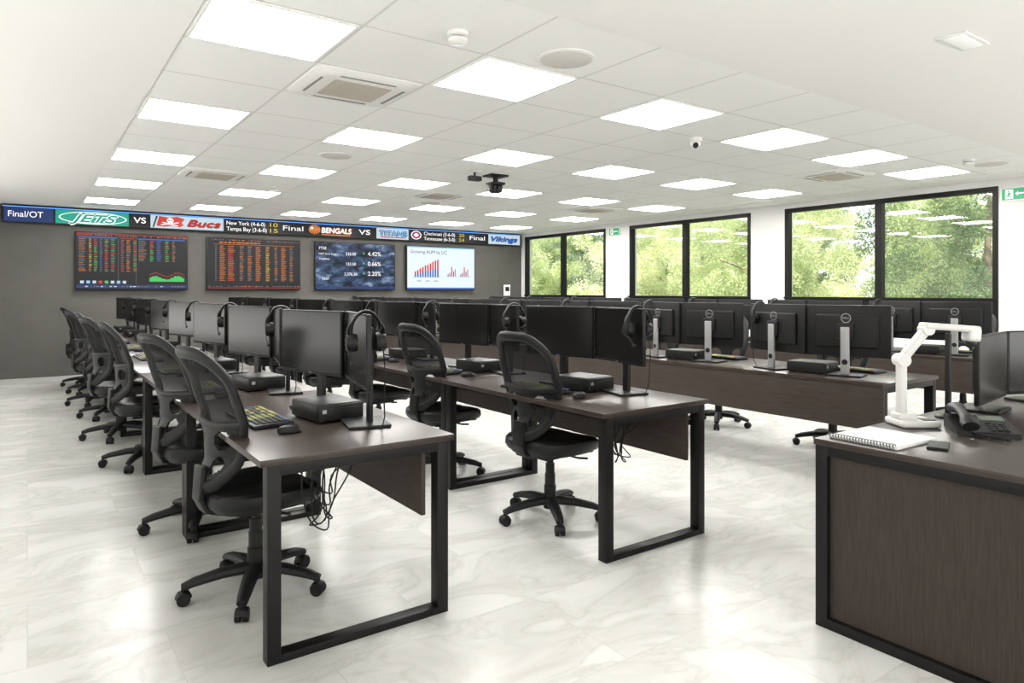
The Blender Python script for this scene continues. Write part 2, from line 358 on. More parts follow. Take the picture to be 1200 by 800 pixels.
def c1(f, a, h):
    f.quad(-a, a, h - .038, h - .02, -.072, eRd); f.quad(-a, -a + .22, h - .065, h - .043, -.072, eRd); rowdash(f, -a + .25, a, h - .062, .014, [eO, eD, eD])
    for x_ in (-a + .58, .03): f.quad(x_, x_ + .005, .10, h - .07, -.0725, eD)
    for zz in (h - .10,): f.quad(-a + .02, -a + .56, zz, zz + .018, -.073, eB); f.quad(-a + .61, .01, zz, zz + .018, -.073, eRd); f.quad(.06, a - .03, zz, zz + .018, -.073, eB)
    table(f, -a + .03, h - .125, 21, .0255, .009, [(0, .10, [eO, eD]), (.14, .04, [eY, eO, eD]), (.21, .05, [eG, eR]), (.29, .04, [eD, eB]), (.36, .05, [eR, eG]), (.45, .06, [eR, eD, eG])])
    table(f, -a + .62, h - .125, 21, .0255, .009, [(0, .05, [eR, eD]), (.08, .06, [eO, eD]), (.18, .05, [eR, eG])])
    table(f, .07, h - .125, 14, .0255, .009, [(0, .12, [eD, eO]), (.17, .06, [eR, eG]), (.27, .08, [eD, eB]), (.40, .06, [eR, eG]), (.51, .05, [eO, eD])])
    n = 44; pts = [(.23 + (a - .27) * i / n, .14 + .05 + .03 * math.sin(i * .22) + .03 * R.random()) for i in range(n + 1)]
    for i in range(n): f.add([(pts[i][0], -.0725, .14), (pts[i + 1][0], -.0725, .14), (pts[i + 1][0], -.0725, pts[i + 1][1]), (pts[i][0], -.0725, pts[i][1])], [[0, 1, 2, 3]], eG)
    for i in range(n): f.add([(pts[i][0], -.074, pts[i][1] + .05), (pts[i + 1][0], -.074, pts[i + 1][1] + .045), (pts[i + 1][0], -.074, pts[i + 1][1] + .053), (pts[i][0], -.074, pts[i][1] + .058)], [[0, 1, 2, 3]], eR)
    for k in range(8): f.quad(-a + .05 + k * .085, -a + .10 + k * .085, .105, .15, -.0745, (eL, eS, eL, eR, eG, eL, eS, eL)[k])
    f.quad(-a, a, .03, .085, -.072, eN); rowdash(f, -a + .02, a, .048, .016, [eL, eD, eD], dens=.6)
def c2(f, a, h):
    rowdash(f, -a + .02, a, h - .05, .012, [eO, eD])
    rowdash(f, -a + .12, -a + .9, h - .10, .022, [eO], dens=.95, l0=.04, l1=.09); f.quad(-a + .10, a - .1, h - .125, h - .119, -.074, eO)
    table(f, -a + .12, h - .16, 25, .0255, .009, [(0, .04, [eD]), (.08, .10, [eO]), (.22, .12, [eO, eR]), (.42, .08, [eO, eD]), (.56, .08, [eO, eD]), (.70, .10, [eO]), (.88, .08, [eY, eO]), (1.04, .06, [eO, eD]), (1.16, .10, [eO]), (1.32, .07, [eO, eD])])
    f.quad(-a, a, .03, .045, -.074, eRd); rowdash(f, -a + .02, a, .06, .012, [eD, eO])
M_photo = mat("screen_city_image", (0, 0, 0), 0.4, spec=.2); Lk = M_photo.node_tree.links; Pp = M_photo.node_tree.nodes["Principled BSDF"]
tc = nd(M_photo, "ShaderNodeTexCoord"); mpp = nd(M_photo, "ShaderNodeMapping"); mpp.inputs["Rotation"].default_value = (0, .5, 0); mpp.inputs["Scale"].default_value = (1, 1, 2)
no = nd(M_photo, "ShaderNodeTexNoise"); no.inputs["Scale"].default_value = 4; no.inputs["Detail"].default_value = 9; no.inputs["Distortion"].default_value = .6
Lk.new(tc.outputs["Object"], mpp.inputs[0]); Lk.new(mpp.outputs[0], no.inputs["Vector"])
rr = ramp(M_photo, [(0.36, (0.004, 0.008, 0.016)), (0.50, (0.022, 0.042, 0.095)), (0.60, (0.07, 0.12, 0.23)), (0.74, (0.38, 0.47, 0.6))]); Lk.new(no.outputs["Fac"], rr.inputs[0])
Lk.new(rr.outputs[0], Pp.inputs["Emission Color"]); Pp.inputs["Emission Strength"].default_value = 1.0
def c3(f, a, h):
    f.quad(-a, a, .02, h - .018, -.0715, M_photo)
    f.text("FTSE", .075, -a + .06, h - .15, -.074, eW); f.text("MSFT Euro Corp", .05, -a + .06, h - .25, -.074, eW); f.text("Vodafone", .055, -a + .06, h - .35, -.074, eW)
    for k, (p_, c_) in enumerate((("225.50", "4.42%"), ("133.50", "0.66%"), ("3,376.30", "2.20%"))):
        z = h - .20 - k * .20
        f.text(p_, .08, -.12, z - .05, -.074, eW, align='CENTER'); f.text(c_, .12, .24, z - .05, -.074, eW)
        f.add([(.13, -.074, z - .02), (.18, -.074, z - .02), (.155, -.074, z + .025)], [[0, 1, 2]], eG)
    f.text("54.67", .06, -.7, .2, -.074, eW); f.quad(-a, a, .03, .07, -.073, eN)
def c4(f, a, h):
    f.quad(-a, a, .02, h - .018, -.0715, eP); f.text("Growing AUM by UC", .10, -a + .06, h - .16, -.078, eN)
    for k in range(10):
        x = -.66 + k * .060; hh = .10 + .024 * k + R.random() * .02
        f.quad(x, x + .038, .28, .28 + hh * .55, -.074, eB); f.quad(x, x + .038, .28 + hh * .55, .28 + hh * 1.15, -.074, eR)
    for g0 in (.14, .46):
        for k in range(5): f.quad(g0 + k * .045, g0 + k * .045 + .026, .30, .30 + (.06, .1, .26, .14, .2)[k] * .8, -.074, (eB, eR, eR, eB, eO)[k])
    f.quad(-.70, -.04, .274, .279, -.074, eD); f.quad(.10, .72, .294, .299, -.074, eD)
    for k in range(3): f.quad(-.6 + k * .2, -.5 + k * .2, .19, .204, -.074, eD)
    f.quad(-a, a, .02, .055, -.073, eB); f.quad(-a, a, h - .04, h - .018, -.073, eS)
tv(.62, 2.27, c1, "black wall television showing trading charts and coloured tables")
tv(2.57, 4.23, c2, "black wall television showing an orange price table")
tv(4.51, 6.20, c3, "black wall television showing white stock prices over a dark blue picture")
tv(6.46, 8.15, c4, "black wall television showing a white slide with bar charts")

TZ0, TZ1 = 2.40, 2.66
e = thing("ticker_display", "long black led ticker strip with sports scores above the televisions", "led display", (0, YW, TZ0))
B().box((4.55, -0.04, (TZ1 - TZ0) / 2), (9.75, 0.08, TZ1 - TZ0), M_black, 0.004).done("housing", parent=e)
f = B(); y = -0.0815; hh = TZ1 - TZ0
f.quad(-.31, 9.41, .012, hh - .012, y, eK); f.quad(-.31, 9.41, hh - .018, hh - .006, y - .001, eGlow)
def seg(x0, x1, mt, yy=y - .001): f.quad(x0, x1, .02, hh - .024, yy, mt)
def tt(s_, x0, x1, z, size, mt, shear=0, bold=0.0, yy=y - .008):
    n_ = len(f.v); f.text(s_, size, 0, z, yy, mt, shear=shear)
    xs = [v[0] for v in f.v[n_:]]; a, b_ = min(xs), max(xs); k = (x1 - x0) / (b_ - a)
    pts_ = [(x0 + (v[0] - a) * k, v[1], v[2]) for v in f.v[n_:]]; f.v[n_:] = pts_
    if bold:
        fc = [[i - n_ for i in q_] for q_ in f.f if q_[0] >= n_]
        for dx, dz in ((bold, 0), (-bold, 0), (0, bold), (0, -bold)): f.add([(q_[0] + dx, q_[1], q_[2] + dz) for q_ in pts_], fc, mt)
def logo(s_, x0, x1, z, size, c_out, c_in, shear=0.2, w1=.016, w0=.006):
    tt(s_, x0, x1, z, size, c_out, shear, w1, y - .006); tt(s_, x0, x1, z, size, c_in, shear, w0, y - .010)
def oval(cx, cz, ax, az, mt, yy): f.add([(cx + ax * math.cos(t_ * math.pi / 16), yy, cz + az * math.sin(t_ * math.pi / 16)) for t_ in range(32)], [list(range(32))], mt)
seg(-.29, .33, eN); tt("Final/OT", -.24, .20, .09, .13, eW)
seg(.36, 1.37, eT); oval(.87, .125, .47, .098, eW, y - .002); oval(.87, .125, .45, .088, eT, y - .003); logo("JETS", .55, 1.20, .06, .17, eW, eT, .35, .022, .004); f.quad(.58, 1.16, .040, .050, y - .006, eW)
tt("VS", 1.44, 1.62, .085, .135, eW, 0, .002)
f.quad(1.69, 2.85, .02, hh - .024, y - .0015, eL)
# tattered red flag with skull, crossed sabres and its staff
f.add([(1.72, y - .003, .03), (1.74, y - .003, .025), (1.80, y - .003, .22), (1.775, y - .003, .225)], [[0, 1, 2, 3]], eK)
f.add([(1.78, y - .003, .06), (1.90, y - .003, .045), (2.02, y - .003, .07), (2.14, y - .003, .05), (2.20, y - .003, .08), (2.17, y - .003, .13), (2.22, y - .003, .19), (2.10, y - .003, .225), (1.96, y - .003, .205), (1.82, y - .003, .225)], [list(range(10))], eR)
f.add([(1.84, y - .004, .08), (1.86, y - .004, .07), (2.13, y - .004, .12), (2.11, y - .004, .13)], [[0, 1, 2, 3]], eW)
f.add([(2.12, y - .0045, .075), (2.10, y - .0045, .065), (1.86, y - .0045, .115), (1.88, y - .0045, .125)], [[0, 1, 2, 3]], eW)
oval(1.99, .155, .052, .042, eW, y - .006); f.quad(1.965, 2.015, .10, .125, y - .006, eW)
oval(1.97, .155, .012, .012, eK, y - .008); oval(2.01, .155, .012, .012, eK, y - .008)
logo("Bucs", 2.26, 2.80, .07, .16, eK, eR, .3, .012, .004)
tt("New York (4-6-0)", 2.90, 3.57, .14, .10, eW); tt("Tampa Bay (3-6-0)", 2.90, 3.60, .035, .10, eW)
tt("10", 3.66, 3.80, .14, .10, eY); tt("15", 3.66, 3.80, .035, .10, eY)
tt("Final", 3.90, 4.28, .09, .13, eW)
seg(4.36, 5.28, eK); oval(4.50, .135, .115, .09, eO, y - .003); oval(4.45, .16, .028, .022, eW, y - .004)
for k in range(5): f.add([(4.41 + k * .045, y - .005, .05), (4.43 + k * .045, y - .005, .05), (4.45 + k * .045, y - .005, .12)], [[0, 1, 2]], eK)
for k in range(3): f.add([(4.48 + k * .04, y - .005, .215 - k * .008), (4.50 + k * .04, y - .005, .21 - k * .008), (4.50 + k * .035, y - .005, .16)], [[0, 1, 2]], eK)
logo("BENGALS", 4.64, 5.24, .08, .14, eO, eW, .1, .012, .003); f.quad(4.64, 5.22, .035, .055, y - .004, eO)
tt("VS", 5.40, 5.64, .085, .135, eW, 0, .002)
seg(5.78, 6.50, eL); logo("TITANS", 5.84, 6.46, .085, .14, eN, eS, 0, .016, .001); f.add([(5.84, y - .004, .065), (6.46, y - .004, .065), (6.40, y - .004, .045), (5.90, y - .004, .045)], [[0, 1, 2, 3]], eR)
oval(6.68, .13, .12, .09, eW, y - .003); oval(6.68, .13, .10, .075, eN, y - .004); oval(6.68, .13, .075, .055, eR, y - .005); oval(6.68, .13, .05, .035, eW, y - .007)
tt("Cincinnati (3-6-0)", 6.86, 7.62, .14, .10, eW); tt("Tennessee (6-3-0)", 6.86, 7.62, .035, .10, eW)
tt("20", 7.72, 7.86, .14, .10, eY); tt("24", 7.72, 7.86, .035, .10, eY)
tt("Final", 8.00, 8.40, .09, .13, eW)
seg(8.50, 9.38, eL); logo("Vikings", 8.58, 9.30, .085, .15, eN, eB, .3, .014, .004)
f.done("display_face", parent=e, smooth=False)

# ------------------------------------------------------------ chair
def lerp(tab, t):
    for (a, va_), (b, vb) in zip(tab, tab[1:]):
        if t <= b:
            k = (t - a) / (b - a); k = max(0, k); k = k * k * (3 - 2 * k) * .5 + k * .5; return va_ + (vb - va_) * k
    return tab[-1][1]
Wt = [(0, .12), (.22, .170), (.5, .215), (.78, .213), (1, .19)]
Xt = [(0, -.240), (.22, -.195), (.45, -.200), (.75, -.250), (1, -.31)]
EXP = 3.6
def BP(s, t, off=0.0): return Vector((lerp(Xt, t) + .06 * s * s + off, s * lerp(Wt, t), .52 + .575 * t))
ch = thing("office_chair", "black mesh-back swivel office chair with vinyl seat on five casters", "office chair", (0, 0, 0), 0, "office chairs at the desks")
f = B(); f.cyl((0, 0, .065), (0, 0, .135), .04, M_frame)
angs = [rad(20 + 72 * k) for k in range(5)]
for a in angs:
    c_, s_ = math.cos(a), math.sin(a)
    f.tube([(c_ * .03, s_ * .03, .112), (c_ * .14, s_ * .14, .108), (c_ * .25, s_ * .25, .09), (c_ * .30, s_ * .30, .075)], [.026, .024, .020, .016], M_frame, n=10, flat=1.4)
f.done("base", parent=ch)
for a in angs:
    c_, s_ = math.cos(a), math.sin(a); g_ = B(); q0 = Vector((c_ * .295, s_ * .295, .0275)); sd = Vector((-s_, c_, 0))
    g_.cyl(q0 + sd * .006, q0 + sd * .026, .0275, M_rubber, n=18); g_.cyl(q0 - sd * .006, q0 - sd * .026, .0275, M_rubber, n=18)
    g_.cyl(q0 - sd * .006, q0 + sd * .006, .012, M_frame, n=10)
    rd = Vector((c_, s_, 0))
    g_.tube([q0 + rd * .030 * math.cos(b_) + Vector((0, 0, .030 * math.sin(b_))) for b_ in [rad(x) for x in (10, 50, 90, 130, 170)]], .005, M_frame, n=8, flat=5.0, up=tuple(Vector((0, 0, 1)) * .2 + rd))
    g_.cyl(q0 + Vector((0, 0, .02)), q0 + Vector((0, 0, .055)), .009, M_frame, n=10)
    g_.done("caster", parent=ch)
f = B(); f.tube([(0, 0, .13), (0, 0, .2), (0, 0, .201), (0, 0, .27), (0, 0, .271), (0, 0, .33), (0, 0, .331), (0, 0, .40)], [.036, .036, .031, .031, .027, .027, .020, .020], M_frame, n=18, up=(0, 1, 0)); f.done("gas_lift", parent=ch)
def se(a, n_): return (math.copysign(abs(math.cos(a)) ** (2 / n_), math.cos(a)), math.copysign(abs(math.sin(a)) ** (2 / n_), math.sin(a)))
def seatf(Lv, a):
    x, y_ = se(a, 3.4); x *= .245 * Lv[1]; y_ *= .25 * Lv[1]
    return (x + .01, y_ * (1 - .08 * (x < 0) * (-x / .245)), Lv[0] - max(0, x - .10) * .18 + abs(y_) * .04)
f = B(); f.rings([(.415, .80), (.422, .95), (.445, 1.0), (.478, .985), (.492, .93), (.496, .8), (.494, .5), (.49, .2), (.489, .03)], M_seat, seatf, n=44); f.done("seat", parent=ch)
f = B(); f.rings([(.395, .70), (.402, .86), (.418, .9)], M_frame, seatf, n=44); f.box((0, 0, .385), (.22, .17, .035), M_frame, .01)
f.tube([(.02, -.07, .395), (.03, -.2, .39), (.03, -.27, .40)], .007, M_frame, n=8)
pts = [(-.06, .395), (-.17, .395), (-.225, .415), (-.252, .47), (-.243, .60)]
for (xa, za), (xb, zb) in zip(pts, pts[1:]):
    dv = Vector((xb - xa, 0, zb - za)); ang = math.atan2(dv.z, dv.x)
    f.box(((xa + xb) / 2, 0, (za + zb) / 2), (dv.length + .016, .085, .022), M_frame, .006, rot=Matrix.Rotation(-ang, 3, 'Y'))
f.done("seat_mechanism", parent=ch)
f = B()
loop = []
for k in range(64):
    cx_, sy_ = se(2 * math.pi * k / 64, EXP); loop.append(BP(cx_, .5 + .5 * sy_))
f.tube(loop, .018, M_frame, n=12, closed=True, flat=1.6, up=(1, 0, 0.2))
f.done("backrest_frame", parent=ch)
f = B(); NG, MG = 32, 30; vs = []; t0, t1 = .0, .48
def lim(t): 
    q_ = abs((t - .5) * 2); return (1 - min(q_, .999) ** EXP) ** (1 / EXP)
for layer in (0, 1):
    for i in range(MG + 1):
        t_ = t0 + .004 + (t1 - t0 - .004) * i / MG
        for j in range(NG + 1):
            s_ = -1 + 2 * j / NG; vs.append(BP(s_ * lim(t_), t_, (-.014 if layer else -.002)))
def hole(s_, t_):
    a_ = abs(s_)
    for (cs, ct, rs, rt_) in ((.56, .345, .27, .075), (.54, .16, .22, .065)):
        if ((a_ - cs) / rs) ** 2 + ((t_ - ct) / rt_) ** 2 < 1: return True
    return False
NV = (NG + 1) * (MG + 1); keep = set()
for i in range(MG):
    for j in range(NG):
        if not hole(-1 + 2 * (j + .5) / NG, t0 + (t1 - t0) * (i + .5) / MG): keep.add((i, j))
fs = []
for (i, j) in sorted(keep):
    a_ = i * (NG + 1) + j; b_ = a_ + 1; c_ = a_ + NG + 2; d_ = a_ + NG + 1
    fs.append([a_, b_, c_, d_]); fs.append([a_ + NV, d_ + NV, c_ + NV, b_ + NV])
    for (di, dj, p_, q_) in ((-1, 0, a_, b_), (1, 0, c_, d_), (0, -1, d_, a_), (0, 1, b_, c_)):
        if (i + di, j + dj) not in keep: fs.append([p_, p_ + NV, q_ + NV, q_])
f.add(vs, fs, M_frame)
f.tube([BP(s_ * lim(.48), .48 - .03 * (1 - s_ * s_), -.008) for s_ in [x / 8 for x in range(-8, 9)]], .014, M_frame, n=8, flat=1.3, up=(1, 0, .1))
f.done("lumbar_shell", parent=ch)
f = B(); ng, mg = 14, 16; vs = []
for i in range(mg + 1):
    t_ = .44 + (.985 - .44) * i / mg
    for j in range(ng + 1): vs.append(BP((-1 + 2 * j / ng) * lim(t_) * .985, t_, .002))
f.add(vs, [[i * (ng + 1) + j, i * (ng + 1) + j + 1, (i + 1) * (ng + 1) + j + 1, (i + 1) * (ng + 1) + j] for i in range(mg) for j in range(ng)], M_mesh)
f.done("backrest_mesh", parent=ch)

# ------------------------------------------------------------ monitor (screen faces -X)
def build_monitor(lbl, w_=.54, h_=.325, top_=.5075, logo_=True, sm=None, slab="silver grey stand column"):
    sm = sm or M_silver
    mo = thing("computer_monitor", lbl, "monitor", (0, 0, 0), 0, "desk monitors"); c0 = top_ - h_ / 2
    f = B(); f.box((-.055, 0, c0), (.022, w_, h_), M_black, .006); f.box((-.035, 0, c0), (.03, w_ * .75, h_ * .65), M_black, .014, seg=3); f.done("housing", parent=mo)
    B().box((-.0668, 0, c0 + .005), (.002, w_ - .018, h_ - .025), M_screen).done("screen", parent=mo, smooth=False)
    f = B(); hz = c0 + .03; f.box((0, 0, hz / 2 + .005), (.022, .060, hz - .01), sm, .007, seg=3); f.box((-.015, 0, c0), (.03, .11, .11), M_pcgrey, .006); f.done("stand", parent=mo, label=slab)
    f = B(); f.cyl((.0115, 0, .10), (.0125, 0, .10), .02, M_black, n=18); f.done("cable_hole", parent=mo)
    f = B(); f.box((-.02, 0, .007), (.19, .24, .014), M_black, .005); f.done("stand_base", parent=mo)
    if logo_:
        f = B()
        RN = 28
        ring = [(math.cos(2 * math.pi * k / RN), math.sin(2 * math.pi * k / RN)) for k in range(RN)]
        cz = c0 + h_ * .25
        vs = [(-.0195, .034 * a, cz + .034 * b) for a, b in ring] + [(-.0195, .029 * a, cz + .029 * b) for a, b in ring]
        f.add(vs, [[k, (k + 1) % RN, RN + (k + 1) % RN, RN + k] for k in range(RN)], M_silver)
        f.text("DELL", .022, 0, 0, 0, M_silver, align='CENTER', fn=lambda a, b_: (-.0195, a, b_ + cz - .007))
        f.text("DELL", .012, 0, 0, 0, M_silver, align='CENTER', fn=lambda a, b_: (-.0665, -a, b_ + c0 - h_ / 2 + .004))
        f.done("logo", parent=mo, smooth=False)
    return mo
mo = build_monitor("black flat computer monitor, switched off, on a stand on the desk", sm=M_pcgrey, slab="black stand column")
moB = build_monitor("large black flat monitor seen with its silver grey stand", .57, .37, .505)

pc = thing("desktop_computer", "small flat black desktop computer lying on the desk", "computer", (0, 0, 0), 0, "desktop computers"); pc.scale = (1, 1, .88)
f = B(); f.box((0, 0, .05), (.23, .28, .084), M_pcgrey, .006)
for sx_ in (-1, 1):
    for sy_ in (-1, 1): f.box((sx_ * .09, sy_ * .11, .005), (.03, .03, .01), M_rubber)
f.done("case", parent=pc)
f = B(); f.box((0, -.144, .05), (.226, .012, .08), M_black, .004); f.done("front_bezel", parent=pc)
f = B(); f.box((.03, -.151, .065), (.13, .003, .012), M_pcgrey); f.box((-.085, -.151, .06), (.02, .003, .02), M_silver, .001); f.box((-.04, -.151, .03), (.05, .003, .008), M_rubber); f.done("drive_slot", parent=pc, smooth=False)
B().box((0, 0, .0935), (.225, .272, .003), M_pcgrey, .001).done("lid", parent=pc)

kb = thing("computer_keyboard", "black keyboard with muted yellow, green and red keys", "keyboard", (0, 0, 0), 0, "keyboards")
B().box((0, 0, .011), (.175, .48, .018), M_black, .006, rot=Matrix.Rotation(rad(-2), 3, 'Y')).done("body", parent=kb)
f = B()
for r_ in range(6):
    k = 0; y_ = .225
    while y_ > -.21:
        wd = .018 if not (r_ == 5 and .10 > y_ > .02) else .09
        mt = M_kK
        if r_ == 0: mt = (M_kR, M_kY, M_kY, M_kY, M_kY, M_kG, M_kG)[k % 7] if k < 14 else M_kB
        elif y_ < -.02 and y_ > -.10: mt = M_kG if (k + r_) % 2 else M_kY
        elif k in (0, 1) and r_ in (1, 2): mt = M_kB
        elif k in (3, 4, 7, 8) and r_ in (1, 3): mt = M_kY
        elif k in (11, 12) and r_ in (3, 2): mt = M_kG
        x_ = .066 - r_ * .0255
        f.box((x_, y_ - wd / 2, .022 + x_ * .035), (.020, wd - .002, .010), mt, .0015, seg=1); y_ -= wd + .0025; k += 1
f.done("keys", parent=kb)
ms = thing("computer_mouse", "small black computer mouse", "mouse", (0, 0, 0), 0, "mice")
f = B(); f.rings([(0, .9), (.006, 1), (.018, .95), (.028, .75), (.034, .4), (.035, .05)], M_black, lambda Lv, a: (.052 * Lv[1] * math.cos(a) - .006 * (Lv[0] / .035), .031 * Lv[1] * math.sin(a), Lv[0]), n=24); f.done("body", parent=ms)
B().box((.022, 0, .029), (.018, .006, .012), M_pcgrey, .003).done("scroll_wheel", parent=ms)

hs = thing("headset", "black over-ear headset hung over the top edge of a monitor", "headset", (0, 0, 0), 0, "headsets")
TOPZ = .508
f = B(); f.tube([(.064 * math.cos(a), 0, TOPZ - .076 + .087 * math.sin(a)) for a in [rad(x) for x in range(-15, 196, 15)]], .008, M_black, n=8, flat=2.0, up=(0.02, 0.02, 1)); f.done("headband", parent=hs)
for s_ in (1, -1):
    f = B(); z_ = TOPZ - .120
    f.cyl((s_ * .058, 0, z_), (s_ * .082, 0, z_), .042, M_black, r1=.036, n=24); f.cyl((s_ * .040, 0, z_), (s_ * .058, 0, z_), .038, M_seat, r1=.043, n=24); f.cyl((s_ * .082, 0, z_), (s_ * .084, 0, z_), .026, M_pcgrey, n=20)
    f.tube([(s_ * .063, 0, z_ + .08), (s_ * .076, 0, z_ + .055), (s_ * .080, 0, z_ + .02)], .007, M_black, n=8, flat=2)
    f.done("ear_cup", parent=hs)
f = B(); f.tube([(-.076, 0, TOPZ - .13), (-.08, -.04, TOPZ - .17), (-.07, -.07, TOPZ - .20)], .004, M_black, n=6); f.box((-.07, -.073, TOPZ - .203), (.016, .026, .016), M_rubber, .004); f.done("microphone_boom", parent=hs)
f = B(); f.tube([(.075, 0, TOPZ - .16), (.08, -.01, TOPZ - .25), (.078, .0, TOPZ - .38), (.085, .02, .06), (.08, .05, .006), (.05, .12, .004)], .0028, M_rubber, n=6); f.done("cable", parent=hs)

# ------------------------------------------------------------ desks
DZ = .745
def build_desk(DL, mx, mz, mh, ml):
    dk = thing("desk", "dark brown wood-grain desk with black steel loop legs and modesty panel", "desk", (0, 0, 0), 0, "workstation desks")
    B().box((.375, DL / 2, DZ - .0125), (.80, DL, .025), M_wood, .0015).done("desktop", parent=dk)
    for y_ in (.035, DL - .035):
        f = B(); zc = DZ - .025
        f.box((.027, y_, zc / 2), (.05, .06, zc), M_metal, .002); f.box((.723, y_, zc / 2), (.05, .06, zc), M_metal, .002)
        f.box((.375, y_, .015), (.66, .06, .03), M_metal, .002); f.box((.375, y_, zc - .02), (.66, .06, .04), M_metal, .002)
        f.done("leg_frame", parent=dk)
    for x_ in (.10, .60): B().box((x_, DL / 2, DZ - .045), (.03, DL - .14, .04), M_metal).done("rail", parent=dk, smooth=False)
    B().box((mx, DL / 2, mz), (.018, ml, mh), M_woodm, .001).done("modesty_panel", parent=dk)
    return dk
dkA = build_desk(1.6, .655, .565, .31, 1.5); dkB = build_desk(3.2, .758, .575, .29, 3.2)

first = {}
def inst(root, key, loc, rz, label=None):
    if first.get(key) is None:
        first[key] = 1; root.location = loc; root.rotation_euler = (0, 0, rz)
        if label: root["label"] = label
        return root
    return dup(root, loc, rz, label)
rows = [dict(x0=.70, s=1, ys=2.50, yc=3.20, n=8), dict(x0=2.335, s=1, ys=2.48, yc=3.20, n=8),
        dict(x0=5.30, s=-1, ys=2.22, yc=2.87, n=8), dict(x0=7.65, s=-1, ys=2.45, yc=3.10, n=7)]
CH = {0: [(.84, 3.18, 9), (.82, 4.26, 15), (.76, 6.02, 4), (.70, 7.25, 13), (.74, 8.50, 1), (.68, 9.55, 12), (.72, 10.6, -3), (.70, 11.5, 6)],
      1: [(2.535, 3.18, 6), (2.50, 4.42, 8), (2.53, 5.6, 3), (2.53, 6.8, -4), (2.53, 8.0, 5), (2.53, 9.2, 2), (2.53, 10.4, 0), (2.53, 11.6, 4)]}
for ri, rw in enumerate(rows):
    s_ = rw['s']; base = 0 if s_ > 0 else math.pi
    if s_ > 0:
        for k in range(6): inst(dkA, 'dkA', (rw['x0'], rw['ys'] + k * 1.601, 0), 0)
    else:
        for k in range(3): inst(dkB, 'dkB', (rw['x0'], rw['ys'] + k * 3.202 + 3.2, 0), math.pi)
    for k in range(rw['n']):
        yc = rw['yc'] + 1.2 * k; x0 = rw['x0']
        def P_(dx, dy, z=DZ): return (x0 + s_ * dx, yc + s_ * dy, z)
        j = lambda a: R.uniform(-a, a)
        m_, key = (mo, 'mo') if s_ > 0 else (moB, 'moB')
        inst(m_, key, P_(.545, .275 if s_ < 0 else .265), base + rad(13.8))
        inst(m_, key, P_(.575, -.295 if s_ < 0 else -.28), base - rad(12.4))
        ox, oy = .575 - .055 * math.cos(rad(12.4)) - .20 * math.sin(rad(12.4)) , -.28 - .20 * math.cos(rad(12.4)) + .055 * math.sin(rad(12.4))
        inst(hs, 'hs', P_(ox, oy), base - rad(12.4) )
        inst(pc, 'pc', P_(.475 if s_ > 0 else .50, -.005), rad(6) if s_ > 0 else rad(8))
        if ri < 3 or k < 4:
            inst(kb, 'kb', P_(.185, .11), base + j(.06)); inst(ms, 'ms', P_(.215, -.27), base + j(.2))
        if s_ > 0: cx_, cy_, cr = CH[ri][k]; cr = rad(cr)
        else: cx_, cy_, cr = x0 + (.40 if ri == 2 else .35), yc + .35 * (ri == 2) * (k < 2), math.pi + j(.3)
        inst(ch, 'ch', (cx_, cy_, 0), cr)

# cables under the first desks
for (x0, y0, x1_) in ((1.0, 2.85, 1.25), (2.75, 2.85, 2.9)):
    f = B()
    for k in range(6):
        a = R.uniform(-.06, .06); b_ = R.uniform(-.06, .06); dz = R.uniform(0, .16); c_ = R.uniform(-.04, .04)
        ctrl = [(x0 + a, y0 + b_, .71), (x0 - a - .02, y0 - b_ * .6, .64 - dz * .3), (x0 + c_, y0 + a, .54 - dz), (x0 + .03 + b_, y0 + c_, .49 - dz), (x0 + .05 - c_, y0 + b_, .55 - dz * .8), (x0 + .10 + a, y0 + c_ * 2, .65 - dz * .4), (x1_ - .02, y0 + .1 + a, .69), (x1_, y0 + .2 + b_, .71)]
        sm = []
        for i in range(len(ctrl) - 1):
            p0 = Vector(ctrl[max(i - 1, 0)]); p1 = Vector(ctrl[i]); p2 = Vector(ctrl[i + 1]); p3 = Vector(ctrl[min(i + 2, len(ctrl) - 1)])
            for q_ in range(5):
                u_ = q_ / 5; sm.append(.5 * ((2 * p1) + (p2 - p0) * u_ + (2 * p0 - 5 * p1 + 4 * p2 - p3) * u_ ** 2 + (3 * p1 - p0 - 3 * p2 + p3) * u_ ** 3))
        f.tube(sm, .0035, M_rubber, n=6)
    top(f.done("cable_bundle"), "tangled black cables hanging below the desktop", "cable", "cables under the desks")

# ------------------------------------------------------------ instructor desk
e = thing("instructor_desk", "large dark brown desk with black framed wood side panel", "desk", (2.60, .75, 0))
DX, DY = 2.30, .80; T = .755
B().box((DX / 2, DY / 2, T - .0125), (DX, DY, .025), M_wood, .0015).done("desktop", parent=e)
for x_ in (.03, DX - .03):
    f = B()
    f.box((x_, .03, (T - .025) / 2), (.05, .05, T - .025), M_metal, .002); f.box((x_, DY - .03, (T - .025) / 2), (.05, .05, T - .025), M_metal, .002)
    f.box((x_, DY / 2, .02), (.05, DY - .11, .04), M_metal, .002); f.box((x_, DY / 2, T - .045), (.05, DY - .11, .04), M_metal, .002)
    f.done("leg_frame", parent=e)
    B().box((x_ + .005 * (1 if x_ < 1 else -1), DY / 2, (T - .025) / 2), (.016, DY - .11, T - .11), M_woodp).done("side_panel", parent=e)
B().box((DX / 2, DY - .04, (T - .025) / 2 + .02), (DX - .12, .018, T - .11), M_woodm).done("front_panel", parent=e)

